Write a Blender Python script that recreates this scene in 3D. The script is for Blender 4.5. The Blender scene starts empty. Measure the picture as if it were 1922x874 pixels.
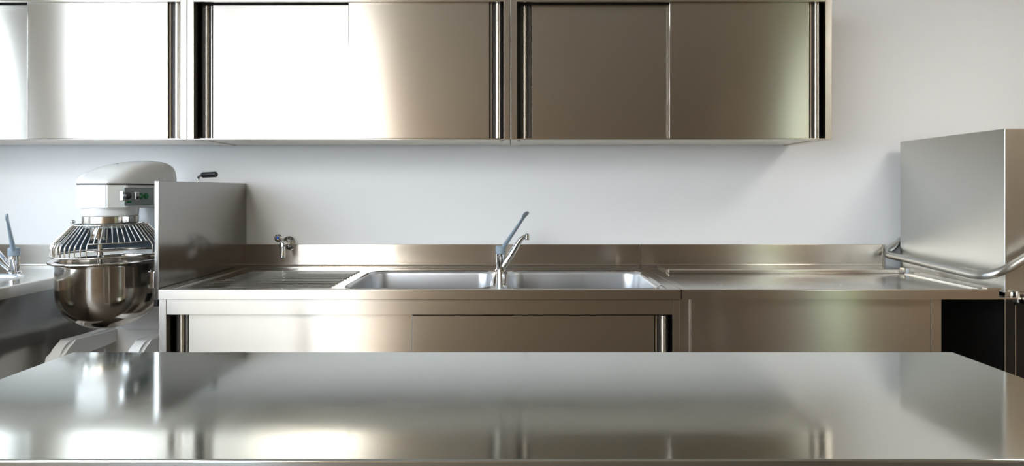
import bpy, bmesh, math, random
from mathutils import Vector, Matrix, noise
random.seed(4)
S = bpy.context.scene
C = S.collection
PI = math.pi

# ---------------------------------------------------------------- camera
FPX = 1060.0                                    # focal length in pixels of the 1922 px wide frame
cam_d = bpy.data.cameras.new('camera')
cam = bpy.data.objects.new('camera', cam_d); C.objects.link(cam)
cam_d.sensor_width = 36; cam_d.sensor_fit = 'HORIZONTAL'
cam_d.lens = 36 * FPX / 1922
cam_d.shift_x = -2 / 1922; cam_d.shift_y = -81 / 1922
cam.location = (0, 0, 1.28); cam.rotation_euler = (PI/2, 0, 0)
cam_d.clip_start = 0.05
S.camera = cam

# ---------------------------------------------------------------- sky
W = bpy.data.worlds.new('sky'); S.world = W; W.use_nodes = True
nt = W.node_tree; nt.nodes.clear()
wo = nt.nodes.new('ShaderNodeOutputWorld'); bg = nt.nodes.new('ShaderNodeBackground')
tc = nt.nodes.new('ShaderNodeTexCoord'); sp = nt.nodes.new('ShaderNodeSeparateXYZ'); cr = nt.nodes.new('ShaderNodeValToRGB')
nt.links.new(tc.outputs['Generated'], sp.inputs[0]); nt.links.new(sp.outputs['Z'], cr.inputs[0])
cr.color_ramp.elements[0].position = 0.0; cr.color_ramp.elements[0].color = (.82, .91, 1.0, 1)
cr.color_ramp.elements[1].position = 0.7; cr.color_ramp.elements[1].color = (.55, .75, 1.0, 1)
nt.links.new(cr.outputs[0], bg.inputs[0]); bg.inputs[1].default_value = 2.4
nt.links.new(bg.outputs[0], wo.inputs[0])

S.view_settings.view_transform = 'Standard'; S.view_settings.look = 'None'
S.view_settings.gamma = 1; S.view_settings.use_curve_mapping = False
S.view_settings.exposure = 1.93

# room (metres): camera at the origin looking along +y
WX0, WX1, WY0, WY1, WZ = -2.92, 3.0, -3.6, 2.862, 2.75
def portal(loc, rot, sx, sy):
    l = bpy.data.lights.new('window_portal', 'AREA'); l.shape = 'RECTANGLE'; l.size = sx; l.size_y = sy
    l.cycles.is_portal = True
    o = bpy.data.objects.new('window_portal', l); C.objects.link(o); o.location = loc; o.rotation_euler = rot
portal((WX0-.04, -1.15, 1.75), (0, -PI/2, 0), 1.7, 4.8)
portal((WX0-.04, 2.035, 1.725), (0, -PI/2, 0), 1.15, .83)      # left glazing, faces +x
portal((-2.52, WY0-.06, 1.35), (PI/2, 0, 0), .75, 2.4)
portal((WX1+.06, -1.05, 1.35), (0, PI/2, 0), 2.4, .7)

# ---------------------------------------------------------------- materials
def principled(name, col, rough=.5, metal=0.0, **kw):
    m = bpy.data.materials.new(name); m.use_nodes = True
    b = m.node_tree.nodes['Principled BSDF']
    b.inputs['Base Color'].default_value = (*col, 1); b.inputs['Roughness'].default_value = rough
    b.inputs['Metallic'].default_value = metal
    for k, v in kw.items(): b.inputs[k.replace('_', ' ')].default_value = v
    return m
def brushed(name, col, rough, aniso, scale=(1.5, 420, 420), var=.009, colvar=.015, wave=.0, wscale=2.5, smudge=0.0, tang=(0, .05, 1)):
    """stainless steel brushed along x: anisotropic, fine streaks in roughness, optional slow waviness and smudges"""
    m = principled(name, col, rough, 1.0)
    t = m.node_tree; b = t.nodes['Principled BSDF']; L = t.links.new
    b.inputs['Anisotropic'].default_value = aniso
    v = t.nodes.new('ShaderNodeCombineXYZ')
    for i in range(3): v.inputs[i].default_value = tang[i]
    if aniso > 0: L(v.outputs[0], b.inputs['Tangent'])
    g = t.nodes.new('ShaderNodeNewGeometry')
    mp = t.nodes.new('ShaderNodeMapping'); mp.inputs['Scale'].default_value = scale
    L(g.outputs['Position'], mp.inputs[0])
    n = t.nodes.new('ShaderNodeTexNoise'); n.inputs['Scale'].default_value = 1; n.inputs['Detail'].default_value = 3
    L(mp.outputs[0], n.inputs['Vector'])
    mr = t.nodes.new('ShaderNodeMapRange'); mr.inputs[1].default_value = .25; mr.inputs[2].default_value = .75
    mr.inputs[3].default_value = rough - var; mr.inputs[4].default_value = rough + var
    L(n.outputs['Fac'], mr.inputs[0])
    out = mr.outputs[0]
    if smudge:
        n2 = t.nodes.new('ShaderNodeTexNoise'); n2.inputs['Scale'].default_value = 5; n2.inputs['Detail'].default_value = 6
        n2.inputs['Distortion'].default_value = .6
        L(g.outputs['Position'], n2.inputs['Vector'])
        m2 = t.nodes.new('ShaderNodeMapRange'); m2.inputs[1].default_value = .45; m2.inputs[2].default_value = .8
        m2.inputs[3].default_value = 0; m2.inputs[4].default_value = smudge
        L(n2.outputs['Fac'], m2.inputs[0])
        ad = t.nodes.new('ShaderNodeMath'); ad.operation = 'ADD'
        L(out, ad.inputs[0]); L(m2.outputs[0], ad.inputs[1]); out = ad.outputs[0]
    L(out, b.inputs['Roughness'])
    mx = t.nodes.new('ShaderNodeMapRange'); mx.data_type = 'FLOAT_VECTOR'
    mx.inputs['Vector'].default_value = (0, 0, 0)
    cb = t.nodes.new('ShaderNodeMix'); cb.data_type = 'RGBA'
    cb.inputs[6].default_value = (*[c*(1-colvar) for c in col], 1); cb.inputs[7].default_value = (*[min(1, c*(1+colvar)) for c in col], 1)
    t.nodes.remove(mx)
    L(n.outputs['Fac'], cb.inputs[0]); L(cb.outputs[2], b.inputs['Base Color'])
    if wave:
        n3 = t.nodes.new('ShaderNodeTexNoise'); n3.inputs['Scale'].default_value = wscale; n3.inputs['Detail'].default_value = 0
        L(g.outputs['Position'], n3.inputs['Vector'])
        bp = t.nodes.new('ShaderNodeBump'); bp.inputs['Strength'].default_value = 1; bp.inputs['Distance'].default_value = wave
        L(n3.outputs['Fac'], bp.inputs['Height']); L(bp.outputs[0], b.inputs['Normal'])
    return m
def plaster(name, col, bump=.0006):
    m = principled(name, col, .6)
    t = m.node_tree; b = t.nodes['Principled BSDF']
    g = t.nodes.new('ShaderNodeNewGeometry')
    n = t.nodes.new('ShaderNodeTexNoise'); n.inputs['Scale'].default_value = 60; n.inputs['Detail'].default_value = 4
    bp = t.nodes.new('ShaderNodeBump'); bp.inputs['Distance'].default_value = bump; bp.inputs['Strength'].default_value = .5
    t.links.new(g.outputs['Position'], n.inputs['Vector']); t.links.new(n.outputs['Fac'], bp.inputs['Height'])
    t.links.new(bp.outputs[0], b.inputs['Normal'])
    return m
STEEL = (.66, .605, .53)
M = dict(
    door=brushed('brushed_steel_door', STEEL, .26, .95, wave=.0012, wscale=2.2),
    steel=brushed('brushed_steel', STEEL, .26, .9),
    top=brushed('steel_worktop', (.58, .57, .55), .14, .5, var=.01, smudge=.04),
    table=brushed('steel_table_top', (.66, .67, .635), .085, .2, var=.006, smudge=.045, scale=(1.5, 160, 160)),
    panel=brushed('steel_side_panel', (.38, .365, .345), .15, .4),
    hood=brushed('steel_hood', (.60, .60, .57), .34, .8, scale=(1.5, 1.5, 260)),
    bowl=brushed('satin_sink_bowl', (.70, .71, .72), .36, .0, smudge=.12),
    polish=brushed('polished_bowl_steel', (.54, .50, .45), .11, .0, var=.02),
    chrome=principled('chrome', (.80, .80, .80), .06, 1.0),
    wire=principled('polished_wire', (.70, .66, .60), .15, 1.0),
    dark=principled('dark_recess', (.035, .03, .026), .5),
    black=principled('black_plastic', (.012, .012, .013), .3),
    blackpanel=principled('black_panel', (.012, .010, .009), .35),
    white=principled('white_enamel', (.80, .80, .78), .22, Coat_Weight=.3),
    grey=principled('grey_blue_plastic', (.30, .37, .43), .35),
    greypanel=principled('grey_control_plate', (.30, .34, .34), .35),
    backing=principled('grey_guard_sheet', (.16, .20, .24), .35),
    green=principled('green_button', (.01, .16, .04), .25),
    red=principled('red_mark', (.6, .02, .02), .4),
    blue=principled('blue_cap', (.02, .12, .6), .3),
    wplastic=principled('white_plastic', (.75, .8, .82), .4),
    wall=plaster('white_plaster', (.87, .87, .86)),
    wallwarm=plaster('tan_plaster', (.26, .175, .10)),
    ceil=plaster('ceiling_paint', (.62, .57, .50)),
    floor=principled('floor_tile', (.10, .08, .06), .4),
    frame=principled('window_frame', (.35, .33, .30), .4),
    ground=principled('terrace_paving', (.55, .55, .53), .8),
    leaf=principled('hedge_leaf', (.34, .38, .03), .6),
)
gl = bpy.data.materials.new('window_glass'); gl.use_nodes = True
t = gl.node_tree; t.nodes.clear()
o_ = t.nodes.new('ShaderNodeOutputMaterial'); mx_ = t.nodes.new('ShaderNodeMixShader')
tr = t.nodes.new('ShaderNodeBsdfTransparent'); gs = t.nodes.new('ShaderNodeBsdfGlossy'); gs.inputs['Roughness'].default_value = .02
fr = t.nodes.new('ShaderNodeLayerWeight'); pw = t.nodes.new('ShaderNodeMath'); pw.operation = 'POWER'; pw.inputs[1].default_value = 5
md = t.nodes.new('ShaderNodeMath'); md.operation = 'MULTIPLY_ADD'; md.inputs[1].default_value = .94; md.inputs[2].default_value = .04
t.links.new(fr.outputs['Facing'], pw.inputs[0]); t.links.new(pw.outputs[0], md.inputs[0])
t.links.new(md.outputs[0], mx_.inputs[0]); t.links.new(tr.outputs[0], mx_.inputs[1]); t.links.new(gs.outputs[0], mx_.inputs[2])
t.links.new(mx_.outputs[0], o_.inputs[0])
M['glass'] = gl

# ---------------------------------------------------------------- mesh helpers (all in world coordinates)
def NB(): return bmesh.new()
def box(bm, x0, x1, y0, y1, z0, z1, bev=0.0, seg=2):
    r = bmesh.ops.create_cube(bm, size=1)
    vs = r['verts']
    for v in vs:
        v.co = Vector(((x0+x1)/2 + v.co.x*(x1-x0), (y0+y1)/2 + v.co.y*(y1-y0), (z0+z1)/2 + v.co.z*(z1-z0)))
    if bev > 0:
        es = list({e for v in vs for e in v.link_edges})
        bmesh.ops.bevel(bm, geom=es, offset=bev, segments=seg, affect='EDGES', profile=.5)
    return bm
def tube(bm, pts, r, n=12, caps=True, flat=None):
    """sweep a circle (or ellipse flat=(a,b)) along pts; r scalar or list"""
    pts = [Vector(p) for p in pts]; k = len(pts)
    rs = r if isinstance(r, (list, tuple)) else [r]*k
    rings = []; prev = None
    for i, p in enumerate(pts):
        d = (pts[min(i+1, k-1)] - pts[max(i-1, 0)]).normalized()
        if prev is None:
            a = Vector((0, 0, 1)) if abs(d.z) < .9 else Vector((1, 0, 0))
            u = d.cross(a).normalized()
        else:
            u = (prev - d*prev.dot(d)).normalized()
        prev = u; w = d.cross(u)
        fa, fb = flat if flat else (1, 1)
        rings.append([bm.verts.new(p + (u*math.cos(2*PI*j/n)*fa + w*math.sin(2*PI*j/n)*fb)*rs[i]) for j in range(n)])
    for i in range(k-1):
        for j in range(n):
            bm.faces.new((rings[i][j], rings[i][(j+1) % n], rings[i+1][(j+1) % n], rings[i+1][j]))
    if caps:
        bm.faces.new(rings[0][::-1]); bm.faces.new(rings[-1])
    return bm
def loop_tube(bm, pts, r, n=8):
    pts = [Vector(p) for p in pts]; k = len(pts); rings = []
    for i, p in enumerate(pts):
        d = (pts[(i+1) % k] - pts[i-1]).normalized(); u = d.cross(Vector((0, 0, 1))).normalized(); w = d.cross(u)
        rings.append([bm.verts.new(p + (u*math.cos(2*PI*j/n) + w*math.sin(2*PI*j/n))*r) for j in range(n)])
    for i in range(k):
        for j in range(n):
            bm.faces.new((rings[i][j], rings[i][(j+1) % n], rings[(i+1) % k][(j+1) % n], rings[(i+1) % k][j]))
    return bm
def arc_fillet(pts, rad, seg=8):
    """round the inner corners of a polyline"""
    pts = [Vector(p) for p in pts]; out = [pts[0]]
    for i in range(1, len(pts)-1):
        p = pts[i]; a = (pts[i-1]-p); b = (pts[i+1]-p)
        r = min(rad[i-1] if isinstance(rad, (list, tuple)) else rad, a.length*.49, b.length*.49); a.normalize(); b.normalize()
        p0 = p + a*r; p1 = p + b*r
        for s in range(seg+1):
            t = s/seg; out.append(p0*(1-t)**2 + p*2*t*(1-t) + p1*t*t)
    out.append(pts[-1]); return out
def lathe(bm, prof, cx, cy, n=48, close_bottom=False):
    """prof: list of (radius, z)"""
    rings = []
    for r, z in prof:
        if r < 1e-5: rings.append([bm.verts.new((cx, cy, z))])
        else: rings.append([bm.verts.new((cx+r*math.cos(2*PI*j/n), cy+r*math.sin(2*PI*j/n), z)) for j in range(n)])
    for a, b in zip(rings, rings[1:]):
        for j in range(n):
            q = [a[j % len(a)], a[(j+1) % len(a)], b[(j+1) % len(b)], b[j % len(b)]]
            q = list(dict.fromkeys(q))
            if len(q) > 2: bm.faces.new(q)
    return bm
def prism(bm, outline, x0, x1, axis='x'):
    """extrude a 2-d outline along an axis; outline (a,b) = (y,z) for x, (x,z) for y, (x,y) for z"""
    f = {'x': lambda a, b, c: (c, a, b), 'y': lambda a, b, c: (a, c, b), 'z': lambda a, b, c: (a, b, c)}[axis]
    A = [bm.verts.new(f(a, b, x0)) for a, b in outline]; B = [bm.verts.new(f(a, b, x1)) for a, b in outline]
    n = len(A)
    bm.faces.new(A); bm.faces.new(B[::-1])
    for i in range(n): bm.faces.new((A[i], A[(i+1) % n], B[(i+1) % n], B[i]))
    return bm
def sphere(bm, c, r, sx=1, sy=1, sz=1, u=20, v=12):
    q = bmesh.ops.create_uvsphere(bm, u_segments=u, v_segments=v, radius=r)
    for w in q['verts']: w.co = Vector((c[0]+w.co.x*sx, c[1]+w.co.y*sy, c[2]+w.co.z*sz))
    return bm
def rrect(x0, x1, y0, y1, r, seg=8):
    out = []
    for cx, cy, a in ((x1-r, y1-r, 0), (x0+r, y1-r, 90), (x0+r, y0+r, 180), (x1-r, y0+r, 270)):
        for s in range(seg+1):
            t = math.radians(a + 90*s/seg); out.append((cx + r*math.cos(t), cy + r*math.sin(t)))
    return out
def obj(name, bm, mat, parent=None, smooth=30, label=None):
    bmesh.ops.recalc_face_normals(bm, faces=bm.faces[:])
    if parent is not None:
        off = Vector(parent.location)
        p = parent.parent
        while p is not None: off += Vector(p.location); p = p.parent
        bmesh.ops.translate(bm, verts=bm.verts[:], vec=-off)
    me = bpy.data.meshes.new(name); bm.to_mesh(me); bm.free()
    me.materials.append(M[mat] if isinstance(mat, str) else mat)
    if smooth:
        me.polygons.foreach_set('use_smooth', [True]*len(me.polygons))
        me.set_sharp_from_angle(angle=math.radians(smooth))
    o = bpy.data.objects.new(name, me); C.objects.link(o)
    if smooth:
        w = o.modifiers.new('weighted_normal', 'WEIGHTED_NORMAL'); w.keep_sharp = True; w.weight = 100; w.mode = 'FACE_AREA'
    if parent is not None: o.parent = parent
    if label: o['label'] = label
    return o
def thing(name, label, cat, loc, group=None):
    o = bpy.data.objects.new(name, None); C.objects.link(o); o.location = loc; o.empty_display_size = .05
    o['label'] = label; o['category'] = cat
    if group: o['group'] = group
    return o
def tag(o, label, cat, group=None):
    o['label'] = label; o['category'] = cat
    if group: o['group'] = group
    return o
def struct(name, bm, mat, parent=None, smooth=30):
    o = obj(name, bm, mat, parent, smooth); 
    if parent is None: o['kind'] = 'structure'
    return o
def B(*a, **k): return box(NB(), *a, **k)

# ---------------------------------------------------------------- the room
struct('floor', B(WX0-.2, WX1+.2, WY0-.2, WY1+.15, -.1, 0), 'floor')
struct('ceiling', B(WX0-.2, WX1+.2, WY0-.2, WY1+.15, WZ, WZ+.1), 'ceil')
struct('wall_back', B(WX0-.2, WX1+.2, WY1, WY1+.15, 0, WZ), 'wall')
# left wall: solid pier beside the counter, then full-height glazing
bm = NB(); GY0, GY1 = -3.55, 1.25; KY0, KY1, KZ0, KZ1 = 1.62, 2.45, 1.15, 2.3
box(bm, WX0-.15, WX0, GY1, KY0, 0, WZ); box(bm, WX0-.15, WX0, KY1, WY1, 0, WZ); box(bm, WX0-.15, WX0, KY0, KY1, 0, KZ0); box(bm, WX0-.15, WX0, KY0, KY1, KZ1, WZ); box(bm, WX0-.15, WX0, WY0, GY0, 0, WZ)
box(bm, WX0-.15, WX0, GY0, GY1, 2.6, WZ); box(bm, WX0-.15, WX0, GY0, GY1, 0, .9)
struct('wall_left', bm, 'wall')
def glazing(name, plane, a0, a1, z0, z1, nb, axis):
    bm = NB(); f = .06
    def bb(b, u0, u1, w0, w1, th):
        if axis == 'x': box(b, plane-th, plane+th, u0, u1, w0, w1)
        else: box(b, u0, u1, plane-th, plane+th, w0, w1)
    bb(bm, a0, a1, z0, z0+f, .03); bb(bm, a0, a1, z1-f, z1, .03)
    for i in range(nb+1):
        u = a0 + (a1-a0)*i/nb; u0 = max(a0, u-f/2); u1 = min(a1, u+f/2)
        bb(bm, u0, u1, z0+f, z1-f, .03)
    o = struct(name, bm, 'frame')
    for i in range(nb):
        g = NB(); bb(g, a0+(a1-a0)*i/nb+f/2, a0+(a1-a0)*(i+1)/nb-f/2, z0+f, z1-f, .004)
        obj('pane', g, 'glass', o)
glazing('window_1', WX0-.08, GY0, GY1, .9, 2.6, 4, 'x')
glazing('window_2', WX0-.08, KY0, KY1, KZ0, KZ1, 1, 'x')
# rear wall with glazed door at its left end
bm = NB(); DX0, DX1 = -2.9, -2.22
box(bm, WX0-.15, DX0, WY0-.15, WY0, 0, WZ); box(bm, DX1, WX1+.15, WY0-.15, WY0, 0, WZ); box(bm, DX0, DX1, WY0-.15, WY0, 2.55, WZ)
struct('wall_front', bm, 'wallwarm')
glazing('door_1', WY0-.08, DX0, DX1, 0, 2.55, 1, 'y')
# right wall with a narrow glazed door to the garden
bm = NB(); RY0, RY1 = -1.4, -.7
box(bm, WX1, WX1+.15, RY1, WY1, 0, WZ); box(bm, WX1, WX1+.15, WY0, RY0, 0, WZ); box(bm, WX1, WX1+.15, RY0, RY1, 2.55, WZ)
struct('wall_right', bm, 'wallwarm')
glazing('door_2', WX1+.08, RY0, RY1, 0, 2.55, 1, 'x')
struct('ground', B(-30, 30, -30, 30, -.16, -.12), 'ground')
# garden hedge outside the right door
bm = NB()
bmesh.ops.create_grid(bm, x_segments=60, y_segments=40, size=1)
q = [v for v in bm.verts]
for v in q:
    a, b = v.co.x, v.co.y
    p = Vector((5.2, -2.2 + a*4, 1.05 + b*1.17))
    d = noise.noise(p*3)*.25 + noise.noise(p*9)*.12
    v.co = Vector((p.x - .35*(1-abs(b)**3) + d, p.y, p.z + noise.noise(p*5)*.1))
bmesh.ops.solidify(bm, geom=bm.faces[:], thickness=-.5)
tag(obj('garden_hedge', bm, 'leaf'), 'green leafy hedge outside the right-hand garden door', 'hedge')

em = bpy.data.materials.new('fill_diffuser'); em.use_nodes = True  # glowing face of the added fill panels
eb = em.node_tree.nodes['Principled BSDF']; eb.inputs['Emission Color'].default_value = (1, .975, .94, 1); eb.inputs['Emission Strength'].default_value = 4.8
M['fill_light'] = em
for lx, ly, wh in ((2.56, 1.25, None), (-2.1, -.85, 'nearest the sink wall'), (-2.15, -1.95, 'middle of the row'), (-2.25, -3.02, 'nearest the far rear wall')):  # unseen fill panels, added to brighten the back wall and the room
    t = thing('fill_panel', ('square white fill light panel added out of view by the left windows, ' + wh) if wh else 'square white fill light panel added out of view over the right-hand side of the room', 'fill_light', (lx, ly, WZ), 'added fill light panels')
    h = .52 if wh else .35; i_ = h-.03
    bm = NB()
    for a in ((lx-h, lx+h, ly-h, ly-i_), (lx-h, lx+h, ly+i_, ly+h), (lx-h, lx-i_, ly-i_, ly+i_), (lx+i_, lx+h, ly-i_, ly+i_)):
        box(bm, *a, WZ-.05, WZ)
    obj('frame', bm, 'wplastic', t)
    obj('diffuser', B(lx-i_, lx+i_, ly-i_, ly+i_, WZ-.04, WZ-.03), 'fill_light', t)

# ---------------------------------------------------------------- wall cabinets
CF, CB_, CZ0, CZ1 = 2.48, WY1-.001, 1.50, 2.16          # front, back, bottom, top
OZ0, OZ1 = CZ0+.007, 2.106                               # opening of the doors
def sliding_door(name, x0, x1, z0, z1, yf, pull, parent, rear):
    """flat tray door; the outer edge carries a rolled vertical pull with a dark groove"""
    PW = .014 if rear else .0                            # groove between pull and panel
    if pull == 'right':
        xa, xb = x0+.0026, x1-.052
        d = obj(name, B(xa, xb, yf, yf+.018, z0, z1, .0012), 'door', parent)
        bm = NB(); box(bm, x0, x0+.0022, yf-.0012, yf+.016, z0, z1, .0008); box(bm, x0+.0022, xb, yf-.0012, yf+.004, z1-.0025, z1, .0006)
        obj('folded_edge', bm, 'chrome', d)
        obj('groove', B(xb, x1, yf+.012, yf+.017, z0, z1), 'dark', d)
        # rolled lip
        prof = [(xb+.004, yf+.012), (xb+.006, yf+.004), (xb+.012, yf+.006), (xb+.013, yf+.012)]
        obj('edge_lip', prism(NB(), prof, z0+.002, z1-.002, 'z'), 'steel', d)
        prof = [(xb+.027, yf+.013)] + [(xb+.038-.011*math.cos(a), yf+.012-.010*math.sin(a)) for a in [PI*i/8 for i in range(9)]]
        obj('pull', prism(NB(), prof, z0+.002, z1-.002, 'z'), 'steel', d)
    else:
        xa, xb = x0+.052, x1
        d = obj(name, B(xa, xb, yf, yf+.018, z0, z1, .0012), 'door', parent)
        obj('groove', B(x0, xa, yf+.012, yf+.017, z0, z1), 'dark', d)
        prof = [(xa-.004, yf+.012), (xa-.006, yf+.002), (xa-.009, yf+.002), (xa-.009, yf+.012)]
        obj('edge_lip', prism(NB(), prof, z0+.002, z1-.002, 'z'), 'steel', d)
        prof = [(xa-.020-.0, yf+.013)] + [(xa-.031+.010*math.cos(a), yf+.012-.012*math.sin(a)) for a in [PI*i/8 for i in range(9)]]
        obj('pull', prism(NB(), prof, z0+.002, z1-.002, 'z'), 'steel', d)
    return d
def wall_cabinet(x0, x1, label):
    t = thing('wall_cabinet', label, 'cabinet', ((x0+x1)/2, CB_, CZ0), 'steel wall cabinets in a row')
    g = .0014; x0 += g; x1 -= g; st = .028
    bm = NB()   # carcass: two sides, top, back, bottom shelf
    box(bm, x0, x0+.02, CF+.031, CB_, CZ0+.0045, CZ1, .001); box(bm, x1-.02, x1, CF+.031, CB_, CZ0+.0045, CZ1, .001)
    box(bm, x0+.02, x1-.02, CF+.02, CB_, CZ1-.02, CZ1); box(bm, x0+.02, x1-.02, CB_-.01, CB_, CZ0+.02, CZ1-.02)
    obj('carcass', bm, 'steel', t)
    obj('side_stile', B(x0, x0+st, CF, CF+.03, CZ0, CZ1, .0015), 'steel', t)
    obj('side_stile', B(x1-st, x1, CF, CF+.03, CZ0, CZ1, .0015), 'steel', t)
    obj('top_rail', B(x0+st, x1-st, CF, CF+.012, OZ1, CZ1, .0015), 'steel', t)
    obj('bottom_rail', B(x0+st, x1-st, CF, CF+.075, CZ0, OZ0-.002, .0015), 'steel', t)
    obj('underside_panel', B(x0+.045, x1-.045, CF+.02, CB_-.02, CZ0+.004, CZ0+.008), 'steel', t)
    obj('underside_strip', B(x0+.0005, x0+.043, CF+.03, CB_-.02, CZ0, CZ0+.004), 'steel', t)
    obj('underside_strip', B(x1-.043, x1-.0005, CF+.03, CB_-.02, CZ0, CZ0+.004), 'steel', t)
    xm = (x0+x1)/2
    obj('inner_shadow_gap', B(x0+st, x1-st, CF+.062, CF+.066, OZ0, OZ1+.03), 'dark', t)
    sliding_door('door', x0+st+.014, xm+.04, OZ0, OZ1-.004, CF+.036, 'left', t, True)
    sliding_door('door', xm-.005, x1-st-.012, OZ0, OZ1+.02, CF+.0135, 'right', t, False)
    return t
W1, W2, W3 = -1.432, -.012, 1.401
wall_cabinet(-2.847, W1, 'brushed steel wall cabinet above the mixer, leftmost, cut by the left edge')
wall_cabinet(W1, W2, 'middle brushed steel wall cabinet, left door shining white')
wall_cabinet(W2, W3, 'rightmost brown-toned steel wall cabinet with bare wall beside it')

# ---------------------------------------------------------------- sink worktop and its base cabinet
ZC = .90; YF = 2.15; YB = 2.85
SX0, SX1 = -1.365, .641
t = thing('sink_worktop', 'long steel worktop with two sink bowls, ribbed drainboard, upstand and tall side panel', 'worktop', (SX0, YF, ZC))
BOWLS = [(-.66, -.085, 2.185, 2.655), (-.03, .585, 2.185, 2.655)]
def plate_with_holes(x0, x1, y0, y1, z, holes, r=.075, zr=None):
    bm = NB(); es = []
    def lp(pts):
        vs = [bm.verts.new((a, b, z)) for a, b in pts]
        for i in range(len(vs)): es.append(bm.edges.new((vs[i], vs[(i+1) % len(vs)])))
    lp([(x0, y0), (x1, y0), (x1, y1), (x0, y1)])
    for h in holes: lp(rrect(*h, r))
    bmesh.ops.triangle_fill(bm, edges=es, use_beauty=True)
    return bm
def bowl(bm, h, z, depth, r=.075):
    x0, x1, y0, y1 = h; rings = []
    prof = [(0, 0), (.002, -.001), (.006, -.004), (.010, -.012), (.014, -.06), (.020, -depth+.05)]
    for i in range(1, 7):
        a = PI/2*i/6; prof.append((.020+.05*(1-math.cos(a)), -depth+.05-.05*math.sin(a)))
    for ins, dz in prof:
        pts = rrect(x0+ins, x1-ins, y0+ins, y1-ins, max(.02, r-ins*.6))
        rings.append([bm.verts.new((a, b, z+dz)) for a, b in pts])
    n = len(rings[0])
    for A_, B_ in zip(rings, rings[1:]):
        for j in range(n): bm.faces.new((A_[j], A_[(j+1) % n], B_[(j+1) % n], B_[j]))
    bm.faces.new(rings[-1])
    return bm
def sink_bowl(h, parent, r=.075):
    b = obj('sink_bowl', bowl(NB(), h, ZC-.004, .24, r), 'bowl', parent, smooth=50)
    cx, cy = (h[0]+h[1])/2, (h[2]+h[3])/2
    obj('drain', lathe(NB(), [(0, ZC-.2425), (.03, ZC-.2425), (.045, ZC-.240), (.047, ZC-.2439)], cx, cy, 24), 'chrome', b)
def edge_front(x0, x1, yf, parent, lipz=.037, name='front_edge'):
    prof = [(yf+.02, ZC-.004), (yf+.0205, ZC), (yf+.004, ZC), (yf+.0012, ZC-.0012), (yf, ZC-.004), (yf, ZC-lipz), (yf+.012, ZC-lipz), (yf+.012, ZC-.004-.004), (yf+.02, ZC-.008)]
    return obj(name, prism(NB(), prof, x0, x1, 'x'), 'steel', parent)
obj('top_plate', plate_with_holes(SX0+.016, SX1-.0016, YF+.019, YB, ZC-.004, BOWLS), 'top', t, smooth=0)
# drainboard: pressed ribs and raised borders
for i in range(11):
    y = 2.235 + i*.041
    pr = [(y-.012, ZC-.0042), (y-.006, ZC-.0002), (y, ZC+.0015), (y+.006, ZC-.0002), (y+.012, ZC-.0042)]
    obj('drain_rib', prism(NB(), pr, -1.22 + .0, -.72 - .0, 'x'), 'top', t, smooth=60)
def rim(xa, xb, ya, yb, name='raised_rim'):
    return obj(name, B(xa, xb, ya, yb, ZC-.0045, ZC, .0018), 'top', t)
rim(SX0+.06, SX1-.04, YB-.075, YB-.05); rim(SX1-.045, SX1-.001, YF+.02, YB-.012); rim(SX0+.045, SX0+.06, YF+.02, YB-.05)
# raised rounded border round the two bowls
def ring_border(h, r, w, parent):
    bm = NB(); a = rrect(*h, r); b = rrect(h[0]-w, h[1]+w, h[2]-w, h[3]+w, r+w)
    c = rrect(h[0]-w*.5, h[1]+w*.5, h[2]-w*.5, h[3]+w*.5, r+w*.5)
    R = [[bm.verts.new((*p, z)) for p in s] for s, z in ((a, ZC-.004), (c, ZC+.0012), (b, ZC-.0039))]
    n = len(a)
    for A_, B_ in zip(R, R[1:]):
        for j in range(n): bm.faces.new((A_[j], A_[(j+1) % n], B_[(j+1) % n], B_[j]))
    return obj('bowl_border', bm, 'top', parent, smooth=80)
for h in BOWLS:
    sink_bowl(h, t); ring_border(h, .075, .011, t)
edge_front(SX0, SX1-.0016, YF, t)
def upstand(x0, x1, parent, h=.105):
    prof = [(YB-.018, ZC-.004), (YB-.006, ZC-.001), (YB, ZC+.008), (YB, ZC+h-.002), (YB+.002, ZC+h), (YB+.0105, ZC+h), (YB+.0105, ZC-.004)]
    return obj('upstand', prism(NB(), prof, x0, x1, 'x'), 'steel', parent, smooth=50)
upstand(SX0+.016, SX1-.0016, t)
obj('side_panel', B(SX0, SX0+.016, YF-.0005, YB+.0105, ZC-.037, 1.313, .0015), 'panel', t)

def base_unit(x0, x1, label):
    t = thing('base_cabinet', label, 'cabinet', ((x0+x1)/2, YF, 0))
    yf = YF+.008; z1 = ZC-.0372; st = .027
    bm = NB(); box(bm, x0, x0+.015, yf+.03, YB, .12, z1); box(bm, x1-.015, x1, yf+.03, YB, .12, z1); box(bm, x0+.015, x1-.015, YB-.01, YB, .12, z1)
    box(bm, x0+.015, x1-.015, yf+.05, YB-.01, .12, .14)
    obj('carcass', bm, 'steel', t)
    for xx in (x0, x1-st): obj('side_stile', B(xx, xx+st, yf, yf+.03, .12, z1-.003, .0012), 'steel', t)
    obj('top_rail', B(x0+st+.0015, x1-st-.0015, yf+.001, yf+.012, z1-.06, z1-.003, .0012), 'steel', t)
    obj('top_gap', B(x0+.001, x1-.001, yf+.012, yf+.03, z1-.062, z1), 'dark', t)
    obj('bottom_rail', B(x0+st, x1-st, yf, yf+.012, .12, .16, .0012), 'steel', t)
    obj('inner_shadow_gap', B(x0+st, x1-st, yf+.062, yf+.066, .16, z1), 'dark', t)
    zt = z1-.064
    sliding_door('door', x0+st+.014, -.33, .165, zt, yf+.036, 'left', t, True)
    sliding_door('door', -.3895, x1-st-.016, .165, zt-.002, yf+.0125, 'right', t, False)
    for fx in (x0+.05, x1-.05):
        for fy in (YF+.08, YB-.06):
            obj('foot', lathe(NB(), [(0, 0), (.022, 0), (.022, .01), (.018, .012), (.018, .12), (0, .12)], fx, fy, 16), 'chrome', t)
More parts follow.
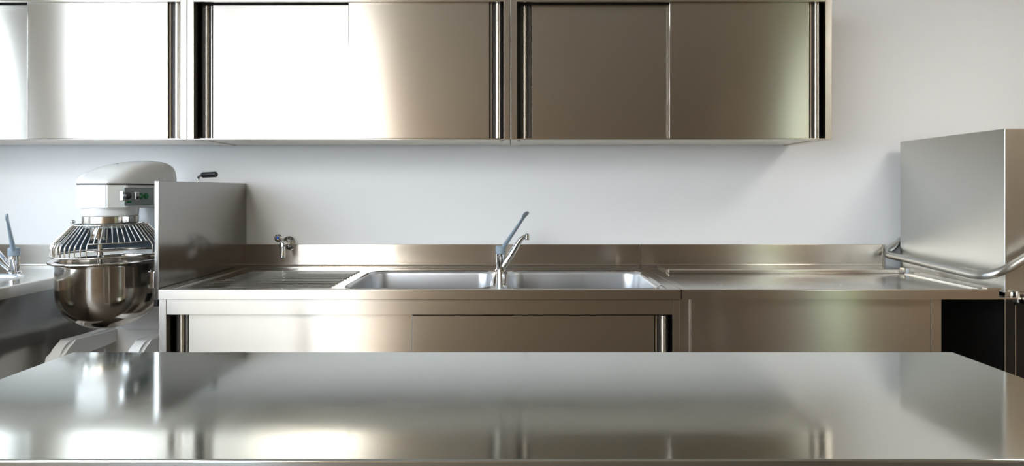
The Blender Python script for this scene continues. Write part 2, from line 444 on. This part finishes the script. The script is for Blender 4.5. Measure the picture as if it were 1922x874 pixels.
base_unit(SX0+.012, SX1-.004, 'steel base cabinet with sliding doors under the double sink')

# ---------------------------------------------------------------- right worktop (dishwasher feed table)
RX0, RX1 = .642, 1.846
t = thing('feed_worktop', 'plain steel worktop between the double sink and the tall dishwasher hood', 'worktop', (RX0, YF, ZC))
obj('top_plate', B(RX0+.001, RX1+.014, YF+.019, YB, ZC-.007, ZC-.004), 'top', t, smooth=0)
edge_front(RX0+.001, RX1, YF, t)
upstand(RX0+.001, 1.862, t)
obj('upstand_end', B(1.862, 1.874, YB-.002, YB+.0105, ZC-.004, ZC+.105, .003), 'steel', t)
obj('raised_rim', B(RX0+.002, RX0+.03, YF+.02, YB-.02, ZC-.0045, ZC, .0018), 'top', t)
# slide rail along the back
RYF = 2.60
obj('guide_rail', B(RX0+.075, 1.80, RYF, RYF+.03, ZC-.004, ZC+.012, .003), 'steel', t)
obj('back_ledge', B(RX0+.075, 1.845, RYF+.032, YB-.02, ZC-.004, ZC+.006, .002), 'top', t)
obj('rail_end', B(1.80, 1.845, RYF-.004, RYF+.03, ZC-.002, ZC+.02, .003), 'steel', t)
obj('rail_end_cap', B(1.805, 1.818, RYF-.010, RYF-.004, ZC-.003, ZC+.019, .003), 'wplastic', t, label='white plastic end cap')
obj('edge_flange', B(1.787, RX1+.014, YF+.02, RYF-.02, ZC-.005, ZC+.001, .001), 'top', t)
for px in (.80, 1.28):
    bm = NB(); sphere(bm, (px+.04, 2.28, ZC-.004), .006, sz=.4, u=12, v=8); obj('rivet', bm, 'chrome', t)
obj('joining_lug', B(RX1-.035, RX1+.02, YF+.006, YF+.03, ZC-.003, ZC+.006, .002), 'steel', t)

t = thing('panelled_base', 'steel panelled base under the worktop left of the dishwasher', 'cabinet', ((RX0+RX1)/2, YF, 0))
yf = YF+.012; z1 = ZC-.038
obj('leg', B(RX0+.0, RX0+.038, yf+.012, yf+.05, .0, z1, .001), 'steel', t)
obj('front_panel', B(RX0+.0415, 1.600, yf+.002, yf+.016, .10, z1, .0012), 'door', t)
obj('leg', B(1.6015, 1.640, yf, yf+.04, .0, z1, .001), 'steel', t)
for fx in (RX0, 1.602): obj('leg', B(fx, fx+.038, YB-.05, YB-.01, 0, z1, .001), 'steel', t)
obj('side_sheet', B(1.632, 1.638, yf+.04, YB-.05, .1, z1), 'blackpanel', t, label='dark side sheet')
obj('edge_bead', B(RX0+.0388, RX0+.0412, yf-.002, yf+.012, .1, z1), 'chrome', t)

# ---------------------------------------------------------------- hood dishwasher
HX0, HX1, HY0, HY1 = 1.92, 2.53, 2.205, 2.803
t = thing('hood_dishwasher', 'tall steel hood dishwasher with a tubular lift handle at the right edge', 'dishwasher', (HX0, HY0, 0))
bm = NB(); box(bm, HX0, HX1, HY0, HY1, .880, 1.519, .004, 3)
obj('hood', bm, 'hood', t)
bm = NB(); box(bm, HX0+.006, HX1-.01, HY0+.012, HY1-.01, .12, .87, .002)
obj('wash_tank', bm, 'blackpanel', t, label='black lower body')
obj('corner_post', B(HX0-.002, HX0+.036, HY0-.002, HY0+.012, .1, .868, .0015), 'blackpanel', t)
obj('front_sheet', B(HX0+.042, HX1-.005, HY0-.001, HY0+.011, .12, .86, .0015), 'blackpanel', t)
obj('edge_bead', B(HX0-.004, HX0-.0005, HY0-.004, HY0+.002, .1, .868), 'chrome', t)
obj('edge_bead', B(HX0+.0365, HX0+.0405, HY0-.004, HY0+.002, .1, .83), 'chrome', t)
bm = NB(); box(bm, HX0-.072, HX0+.02, HY0-.05, HY0-.004, .862, .868, .001); box(bm, HX0-.072, HX0-.066, HY0-.05, HY0-.04, .868, .893, .001)
box(bm, HX0+.006, HX0+.014, HY0-.05, HY0-.006, .868, .893, .001)
obj('hinge_bracket', bm, 'steel', t)
obj('latch_block', B(HX0-.03, HX0+.002, HY0-.035, HY0-.006, .869, .888, .003), 'chrome', t)
obj('drip_rail', B(HX0-.022, HX0-.001, HY0+.01, HY1-.01, .878, .892, .002), 'steel', t)
obj('front_ledge', B(HX0+.022, HX1, HY0-.07, HY0-.004, .845, .882, .002), 'steel', t)
pts = arc_fillet([(2.30, 2.17, 1.215), (1.975, 2.17, 1.018), (1.862, 2.175, .944), (1.85, 2.79, .963), (1.975, 2.825, 1.04), (2.3, 2.85, 1.2)], .085, 10)
pts = arc_fillet([(2.28, 2.160, 1.215), (1.828, 2.160, .940), (1.858, 2.828, .958), (2.06, 2.830, 1.12)], [.10, .045], 12)
obj('lift_handle', tube(NB(), pts, .0165, 20), 'hood', t, label='tubular steel lift handle')
for (x, z) in ((2.26, 1.205),):
    obj('handle_bracket', B(x-.03, x+.03, 2.160, HY0, z-.03, z+.03, .004), 'steel', t)
for fx in (HX0+.06, HX1-.06):
    for fy in (HY0+.06, HY1-.06):
        obj('foot', lathe(NB(), [(0, 0), (.025, 0), (.02, .01), (.02, .12), (0, .12)], fx, fy, 16), 'chrome', t)

# ---------------------------------------------------------------- left worktop
LX1 = -1.98; LX0 = WX0+.002
t = thing('corner_worktop', 'steel corner worktop at the left edge with a single sink bowl', 'worktop', (LX1, 2.0, ZC))
LB = (-2.76, -2.16, 1.98, 2.545)
obj('top_plate', plate_with_holes(LX0, LX1-.019, .95, YB, ZC-.004, [LB], .10), 'top', t, smooth=0)
sink_bowl(LB, t, .10); ring_border(LB, .10, .011, t)
prof = [(LX1-.02, ZC-.004), (LX1-.0205, ZC), (LX1-.004, ZC), (LX1-.0012, ZC-.0012), (LX1, ZC-.004), (LX1, ZC-.045), (LX1-.012, ZC-.045), (LX1-.012, ZC-.008), (LX1-.02, ZC-.008)]
obj('front_edge', prism(NB(), prof, .95, YB, 'y'), 'steel', t)
upstand(LX0, SX0-.025, t)
obj('upstand_side', B(LX0, LX0+.01, .95, YB-.02, ZC-.004, ZC+.105), 'steel', t)
t = thing('corner_cabinet', 'plain steel fronted base cabinet under the left corner worktop', 'cabinet', (LX1, 2.0, 0))
bm = NB(); box(bm, LX1-.025, LX1-.011, .97, YB, .1, ZC-.047, .001)
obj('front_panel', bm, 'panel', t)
bm = NB(); box(bm, LX0+.001, LX1-.026, .97, .985, .1, ZC-.047); box(bm, LX0+.001, LX1-.026, .985, YB, .1, .115)
obj('carcass', bm, 'steel', t)
for fy in (1.05, 1.9, 2.75):
    for fx in (LX1-.09, LX0+.09):
        obj('foot', lathe(NB(), [(0, 0), (.022, 0), (.018, .01), (.018, .1), (0, .1)], fx, fy, 16), 'chrome', t)

# ---------------------------------------------------------------- taps
def faucet(x, y, spdir, levdir, levtip, label, edge_on=False):
    """single-lever mixer tap; directions are unit (x, y) vectors"""
    z = ZC-.004
    t = thing('faucet', label, 'faucet', (x, y, z))
    obj('base_ring', lathe(NB(), [(0, z), (.027, z), (.027, z+.004), (.022, z+.007), (0, z+.007)], x, y, 32), 'chrome', t)
    obj('body', lathe(NB(), [(0, z+.006), (.0205, z+.006), (.0205, z+.028), (.0215, z+.03), (.0215, z+.077), (.020, z+.079), (0, z+.079)], x, y, 32), 'chrome', t)
    obj('cap', lathe(NB(), [(0, z+.079), (.0225, z+.079), (.0235, z+.081), (.0235, z+.112), (.021, z+.116), (0, z+.1165)], x, y, 32), 'grey', t, label='grey blue cap')
    sx, sy = spdir
    P = lambda d, h: (x+sx*d, y+sy*d, z+h)
    pts = [P(.012, .018), P(.030, .040), P(.052, .075), P(.075, .115), P(.088, .138), P(.100, .152), P(.113, .161), P(.124, .164)]
    obj('spout', tube(NB(), pts, [.019, .021, .021, .019, .0165, .0145, .012, .010], 20, flat=(1, .8)), 'chrome', t, smooth=60)
    ax, ay = P(.127, 0)[:2]
    obj('aerator', lathe(NB(), [(0, z+.146), (.0105, z+.146), (.0115, z+.149), (.0115, z+.156), (.0105, z+.158), (.012, z+.160), (.012, z+.172), (.009, z+.176), (0, z+.177)], ax, ay, 24), 'chrome', t)
    lx, ly = levdir; d, h = levtip
    # flat blade lever, widening at the tip
    Q = lambda s: Vector((x+lx*(.008+(d-.008)*s), y+ly*(.008+(d-.008)*s), z+.100+(h-.100)*s))
    ax_ = (Q(1)-Q(0)).normalized(); side = Vector((-ly, lx, 0)); up = ax_.cross(side)
    if edge_on: side, up = up, side
    bm = NB(); rings = []
    for s, w, th in ((0, .013, .009), (.1, .013, .009), (.35, .0125, .007), (.7, .012, .005), (.84, .0125, .004), (.90, .019, .004), (.95, .022, .004), (.985, .017, .0035), (1, .006, .003)):
        c = Q(s); th *= 1.15
        rings.append([bm.verts.new(c + side*w*math.cos(a) + up*th*math.sin(a)) for a in [2*PI*j/12 for j in range(12)]])
    for A_, B_ in zip(rings, rings[1:]):
        for j in range(12): bm.faces.new((A_[j], A_[(j+1) % 12], B_[(j+1) % 12], B_[j]))
    bm.faces.new(rings[0][::-1]); bm.faces.new(rings[-1])
    obj('lever', bm, 'grey', t, smooth=60, label='long grey elbow lever')
    return t
def unit(a, b):
    l = math.hypot(a, b); return (a/l, b/l)
faucet(-.059, 2.705, unit(1, -.15), unit(.125, -.10), (.16, .283), 'chrome tap with long grey lever between the two sink bowls')
faucet(-2.315, 2.62, unit(-1, -.5), unit(.07, -.12), (.13, .272), 'chrome tap with upright grey lever on the left corner worktop', True)

# small wall tap with blue dot
wx, wz = -1.128, 1.012
t = thing('wall_tap', 'small chrome wall tap with blue-dotted knob above the drainboard', 'tap', (wx, WY1, wz))
def lathe_y(prof, cx, cz, n=28):
    bm = NB(); lathe(bm, prof, 0, 0, n)
    for v in bm.verts: v.co = Vector((cx+v.co.x, v.co.z, cz+v.co.y))
    return bm
obj('wall_flange', lathe_y([(0, WY1), (.036, WY1), (.036, 2.848), (.034, 2.842), (.022, 2.832), (.015, 2.828), (0, 2.828)], wx, wz), 'chrome', t)
obj('body', lathe_y([(0, 2.83), (.011, 2.83), (.011, 2.80), (.014, 2.797), (.014, 2.752), (.010, 2.746), (0, 2.745)], wx, wz), 'chrome', t)
obj('outlet', tube(NB(), [(wx, 2.77, wz), (wx, 2.77, wz-.03), (wx, 2.765, wz-.058)], [.0135, .0125, .011], 16), 'chrome', t)
obj('nozzle', lathe(NB(), [(0, wz-.066), (.010, wz-.066), (.0125, wz-.062), (.0125, wz-.052), (0, wz-.05)], wx, 2.765, 16), 'chrome', t)
obj('stem', tube(NB(), [(wx, 2.77, wz), (wx-.008, 2.76, wz+.028)], .009, 14), 'chrome', t)
bm = NB(); sphere(bm, (wx-.012, 2.752, wz+.034), .0225, sz=.95); k = obj('knob', bm, 'chrome', t)
bm = NB(); sphere(bm, (wx-.010, 2.7305, wz+.0365), .0065, sy=.5); obj('blue_dot', bm, 'blue', k)

# ---------------------------------------------------------------- planetary mixer
MX, MY = -1.673, 2.35
t = thing('planetary_mixer', 'white planetary floor mixer with wire guard and polished steel bowl', 'mixer', (MX, MY, 0))
def octo(w, a, c, yf, yb, rb):
    """plan outline: faceted front, rounded rear"""
    return [(MX-a, yf), (MX+a, yf), (MX+w, yf+c), (MX+w, yb-rb), (MX+w-rb*.3, yb-rb*.3), (MX+w-rb, yb), (MX-w+rb, yb), (MX-w+rb*.3, yb-rb*.3), (MX-w, yb-rb), (MX-w, yf+c)]
bm = NB(); prism(bm, octo(.105, .056, .05, 2.245, 2.64, .04), 1.206, 1.302, 'z')
bmesh.ops.bevel(bm, geom=[e for e in bm.edges], offset=.004, segments=3, affect='EDGES')
head = obj('gear_head', bm, 'white', t)
# domed top cover: stations along y, cross-sections rounded
bm = NB(); rings = []; n = 24
stn = [(2.243, .054, .004), (2.252, .066, .016), (2.268, .082, .029), (2.295, .101, .044), (2.33, .106, .059), (2.38, .107, .076), (2.44, .107, .089), (2.50, .108, .099), (2.56, .109, .105), (2.61, .108, .104), (2.635, .104, .098), (2.65, .094, .082), (2.656, .086, .05), (2.658, .084, .002)]
for y, w, h in stn:
    ring = []
    for j in range(n+1):
        a = PI*j/n; ca, sa = math.cos(a), math.sin(a); e = .55
        ring.append(bm.verts.new((MX + w*math.copysign(abs(ca)**e, ca), y, 1.306 + h*abs(sa)**.62)))
    rings.append(ring)
for A_, B_ in zip(rings, rings[1:]):
    for j in range(n): bm.faces.new((A_[j], A_[j+1], B_[j+1], B_[j]))
    bm.faces.new((A_[0], B_[0], B_[-1], A_[-1]))
bm.faces.new(rings[0]); bm.faces.new(rings[-1][::-1])
obj('top_cover', bm, 'white', t, smooth=60)
obj('cover_seam', prism(NB(), octo(.1035, .0553, .0495, 2.2468, 2.638, .04), 1.300, 1.3065, 'z'), 'dark', head)
bm = NB(); sphere(bm, (MX-.01, 2.40, 1.392), .006, sz=.4, u=12, v=8); obj('cover_screw', bm, 'greypanel', t)
obj('gear_ring', lathe(NB(), [(0, 1.172), (.094, 1.172), (.098, 1.176), (.099, 1.208), (0, 1.208)], MX, MY, 48), 'white', t)
obj('neck_ring', lathe(NB(), [(0, 1.143), (.096, 1.143), (.098, 1.147), (.098, 1.171), (0, 1.171)], MX, MY, 64), 'steel', t)
# control plate on the right side
XS = MX+.1055
cp = obj('control_plate', B(XS-.001, XS+.002, 2.276, 2.46, 1.216, 1.288, .0008), 'greypanel', t, label='grey control plate')
bm = NB()
for a in ((2.276, 2.46, 1.286, 1.288), (2.276, 2.46, 1.216, 1.218), (2.276, 2.279, 1.218, 1.286)):
    box(bm, XS+.002, XS+.0026, *a)
obj('plate_border', bm, principled('plate_border_green', (.03, .09, .05), .5), cp)
def xdisc(y, z, r, x0, x1, n=20, sz=1):
    bm = NB(); lathe(bm, [(0, x0), (r, x0), (r, x1-.002), (r*.8, x1), (0, x1)], 0, 0, n)
    for v in bm.verts: v.co = Vector((v.co.z, y+v.co.x, z+v.co.y*sz))
    return bm
obj('start_button', xdisc(2.372, 1.253, .012, XS+.002, XS+.010), 'green', cp)
obj('start_button', xdisc(2.405, 1.253, .012, XS+.002, XS+.010), 'green', cp)
obj('rocker_switch', B(XS+.002, XS+.014, 2.325, 2.352, 1.236, 1.272, .005, 3), 'chrome', cp)
obj('switch_face', B(XS+.013, XS+.017, 2.332, 2.347, 1.241, 1.253, .002), 'black', cp)
obj('indicator_tab', B(XS+.002, XS+.005, 2.297, 2.31, 1.249, 1.262, .001), 'wplastic', cp)
obj('size_mark', B(XS+.002, XS+.0026, 2.29, 2.315, 1.227, 1.234), 'green', cp)
# speed lever with black ball, at the head's corner
obj('lever_plate', B(XS-.002, XS+.014, 2.232+.02, 2.262, 1.235, 1.276, .004, 3), 'chrome', t)
lv = obj('speed_lever', tube(NB(), [(XS, 2.262, 1.256), (XS+.022, 2.256, 1.256)], .007, 12), 'chrome', t)
bm = NB(); sphere(bm, (XS+.030, 2.253, 1.256), .0145); obj('lever_knob', bm, 'black', lv)
# column behind the bowl
bm = NB(); prism(bm, [(2.55, .64), (2.55, 1.21), (2.70, 1.21), (2.72, 1.1), (2.73, .64)], MX-.095, MX+.095, 'x')
bmesh.ops.bevel(bm, geom=[e for e in bm.edges], offset=.012, segments=3, affect='EDGES')
col = obj('column', bm, 'white', t)
obj('warning_mark', B(MX+.05, MX+.066, 2.5475, 2.549, 1.085, 1.097), 'red', col)
obj('warning_mark', B(MX+.075, MX+.088, 2.5475, 2.549, 1.11, 1.12), 'red', col)
obj('warning_mark', B(MX+.07, MX+.085, 2.5475, 2.549, 1.068, 1.076), 'black', col)
# guard: wires
gz0, gz1, gz2 = 1.016, 1.058, 1.138; gr0, gr2 = .196, .128
gd = obj('wire_guard', loop_tube(NB(), [(MX+gr0*math.cos(a), MY+gr0*math.sin(a), gz0) for a in [2*PI*i/72 for i in range(72)]], .0038), 'wire', t, smooth=60)
bm = loop_tube(NB(), [(MX+gr2*math.cos(a), MY+gr2*math.sin(a), gz2) for a in [2*PI*i/60 for i in range(60)]], .003)
obj('guard_top_ring', bm, 'wire', gd, smooth=60)
NW = 58
wire_me = None
for i in range(NW):
    a = 2*PI*(i+.5)/NW; ca, sa = math.cos(a), math.sin(a)
    deg = math.degrees(a) % 360
    short = 285 < deg < 345
    P = lambda r, z: (MX+r*ca, MY+r*sa, z)
    if short: pts = arc_fillet([P(gr2, gz2), P(gr0-.008, gz1+.014)], .01, 3)
    else: pts = arc_fillet([P(gr2, gz2), P(gr0, gz1), P(gr0, gz0)], .012, 4)
    obj('guard_wire', tube(NB(), pts, .0023, 6), 'wire', gd, smooth=60)
for rr, zz in ((gr0-.008, gz1+.013), (gr0-.001, gz1-.014)):
    pts = [(MX+rr*math.cos(math.radians(d)), MY+rr*math.sin(math.radians(d)), zz) for d in range(283, 349, 3)]
    obj('guard_hatch_wire', tube(NB(), pts, .0026, 8), 'wire', gd, smooth=60)
# grey guard band seen through the wires, agitator shaft and beater hub
obj('beater_hub', lathe(NB(), [(0, 1.075), (.03, 1.075), (.034, 1.08), (.036, 1.13), (.03, 1.142), (0, 1.142)], MX-.03, MY-.02, 24), 'chrome', t)
obj('beater_shaft', lathe(NB(), [(0, .80), (.011, .80), (.011, 1.075), (0, 1.075)], MX-.03, MY-.02, 16), 'chrome', t)
pts = []
for i in range(33):
    a = -PI/2 + 2*PI*i/32; pts.append((MX-.03+.09*math.cos(a)*(1 if 1 else 1), MY-.02, .86+.09*math.sin(a)))
obj('beater', tube(NB(), pts, .007, 8), 'chrome', t, smooth=60)
obj('planet_disc', lathe(NB(), [(0, 1.125), (.09, 1.125), (.09, 1.142), (0, 1.142)], MX, MY, 48), 'greypanel', t)
# curved grey sheet closing the rear of the guard
bm = NB(); q = []
for d in range(-8, 189, 7):
    a = math.radians(d); q.append([bm.verts.new((MX+r*math.cos(a), MY+r*math.sin(a), z)) for r, z in ((gr0-.008, gz0+.006), (gr0-.008, gz1), (gr2-.004, gz2-.006))])
for A_, B_ in zip(q, q[1:]):
    for j in range(2): bm.faces.new((A_[j], A_[j+1], B_[j+1], B_[j]))
bmesh.ops.solidify(bm, geom=bm.faces[:], thickness=.0015)
obj('guard_backing', bm, 'backing', gd, smooth=60)
# bowl
bz = .712; R_ = .184
prof = [(0, bz)]
for i in range(1, 15):
    a = PI/2*i/14; prof.append((R_*math.sin(a)**.9 if i < 14 else R_, bz + .150*(1-math.cos(a))))
prof += [(R_+.001, .90), (R_+.001, .975), (R_+.004, .985), (R_+.022, .987), (R_+.024, .991), (R_+.022, .995), (R_+.002, .994), (R_-.002, .985), (R_-.003, .90)]
for i in range(13, 0, -1):
    a = PI/2*i/14; prof.append(((R_-.003)*math.sin(a)**.9, bz+.003 + .150*(1-math.cos(a))))
prof.append((0, bz+.003))
obj('mixing_bowl', lathe(NB(), prof, MX, MY, 96), 'polish', t, smooth=60, label='polished steel mixing bowl')
# bowl cradle and clamp at the right
for s in (1, -1):
    obj('cradle_arm', B(MX+s*.2-.012, MX+s*.2+.012, MY-.02, 2.58, .87, .90, .004), 'white', t)
    obj('bowl_lug', B(MX+s*.195-.014, MX+s*.195+.014, MY-.03, MY+.02, .875, .945, .004), 'chrome', t)
    obj('clamp_pin', tube(NB(), [(MX+s*.205, MY-.01, .95), (MX+s*.205, MY-.01, .83)], .006, 10), 'chrome', t)
obj('clamp_grip', B(MX+.196, MX+.212, MY-.03, MY+.0, .80, .85, .003), 'black', t)
bm = NB(); box(bm, MX-.2, MX+.2, 2.54, 2.6, .84, .92, .006); obj('cradle_yoke', bm, 'white', t)
# guard pivot bracket at the rear left
br = obj('guard_bracket', B(MX-.30, MX-.09, 2.52, 2.55, 1.085, 1.118, .004), 'white', t)
obj('bracket_pin', tube(NB(), [(MX-.29, 2.52, 1.03), (MX-.29, 2.52, 1.135)], .008, 12), 'chrome', br)
obj('bracket_screw', tube(NB(), [(MX-.285, 2.515, 1.072), (MX-.262, 2.50, 1.072)], .003, 8), 'chrome', br)
bm = NB(); sphere(bm, (MX-.29, 2.52, 1.137), .011, sz=.8); obj('bracket_cap', bm, 'chrome', br)
obj('guard_latch', B(MX+.098, MX+.125, MY-.075, MY-.045, 1.148, 1.172, .004), 'chrome', t)
# fork base: two arched legs, pedestal
def leg_prof():
    outer = [(2.235, 0), (2.235, .55)] + [(2.235+.085*(1-math.cos(a)), .55+.115*math.sin(a)) for a in [PI/2*i/8 for i in range(1, 9)]] + [(2.62, .655), (2.62, .585)]
    inner = [(2.345, .592)] + [(2.345-.05*math.sin(a), .542+.05*math.cos(a)) for a in [PI/2*i/6 for i in range(1, 7)]] + [(2.295, 0)]
    return outer + inner
for s in (-1, 1):
    xa = MX + s*.155
    bm = prism(NB(), leg_prof(), xa-.032, xa+.032, 'x')
    bmesh.ops.bevel(bm, geom=[e for e in bm.edges if abs(e.verts[0].co.x-e.verts[1].co.x) < 1e-6], offset=.012, segments=3, affect='EDGES')
    obj('fork_leg', bm, 'white', t, smooth=50)
bm = NB(); box(bm, MX-.19, MX+.19, 2.56, 2.76, 0, .66, .02, 3); obj('pedestal', bm, 'white', t)
# lift lever with black grip, right of the column
pts = arc_fillet([(MX+.09, 2.68, 1.17), (-1.490, 2.675, 1.20), (-1.490, 2.67, 1.345), (-1.455, 2.665, 1.350)], .03, 6)
ll = obj('lift_lever', tube(NB(), pts, .0065, 12), 'chrome', t)
obj('lever_grip', tube(NB(), [(-1.468, 2.667, 1.3495), (-1.463, 2.666, 1.350), (-1.397, 2.65, 1.352), (-1.392, 2.649, 1.352)], [.010, .0135, .0135, .011], 20), 'black', ll, label='black grip')

# ---------------------------------------------------------------- work table in the foreground
ZT = .86; TX = 1.141; TY0, TY1 = .878, 1.466
t = thing('work_table', 'long steel work table across the foreground with a glossy scratched top', 'table', (0, (TY0+TY1)/2, 0))
prof = [(TY0+.05, ZT-.004), (TY0+.05, ZT), (TY0+.008, ZT), (TY0+.004, ZT-.001), (TY0+.001, ZT-.004), (TY0, ZT-.008), (TY0, ZT-.045), (TY0+.012, ZT-.045), (TY0+.012, ZT-.02)]
bm = NB(); box(bm, -TX, TX, TY0, TY1, ZT-.045, ZT, .004, 3)
obj('table_top', bm, 'table', t)
for sx in (-1, 1):
    for yy in (TY0+.03, TY1-.07):
        l = obj('leg', B(sx*(TX-.06)-.02, sx*(TX-.06)+.02, yy, yy+.04, .03, ZT-.045, .003), 'steel', t)
        obj('foot', lathe(NB(), [(0, 0), (.022, 0), (.018, .01), (.018, .03), (0, .03)], sx*(TX-.06), yy+.02, 16), 'black', l)
obj('under_shelf', B(-TX+.04, TX-.04, TY0+.03, TY1-.03, .20, .235, .002), 'steel', t)
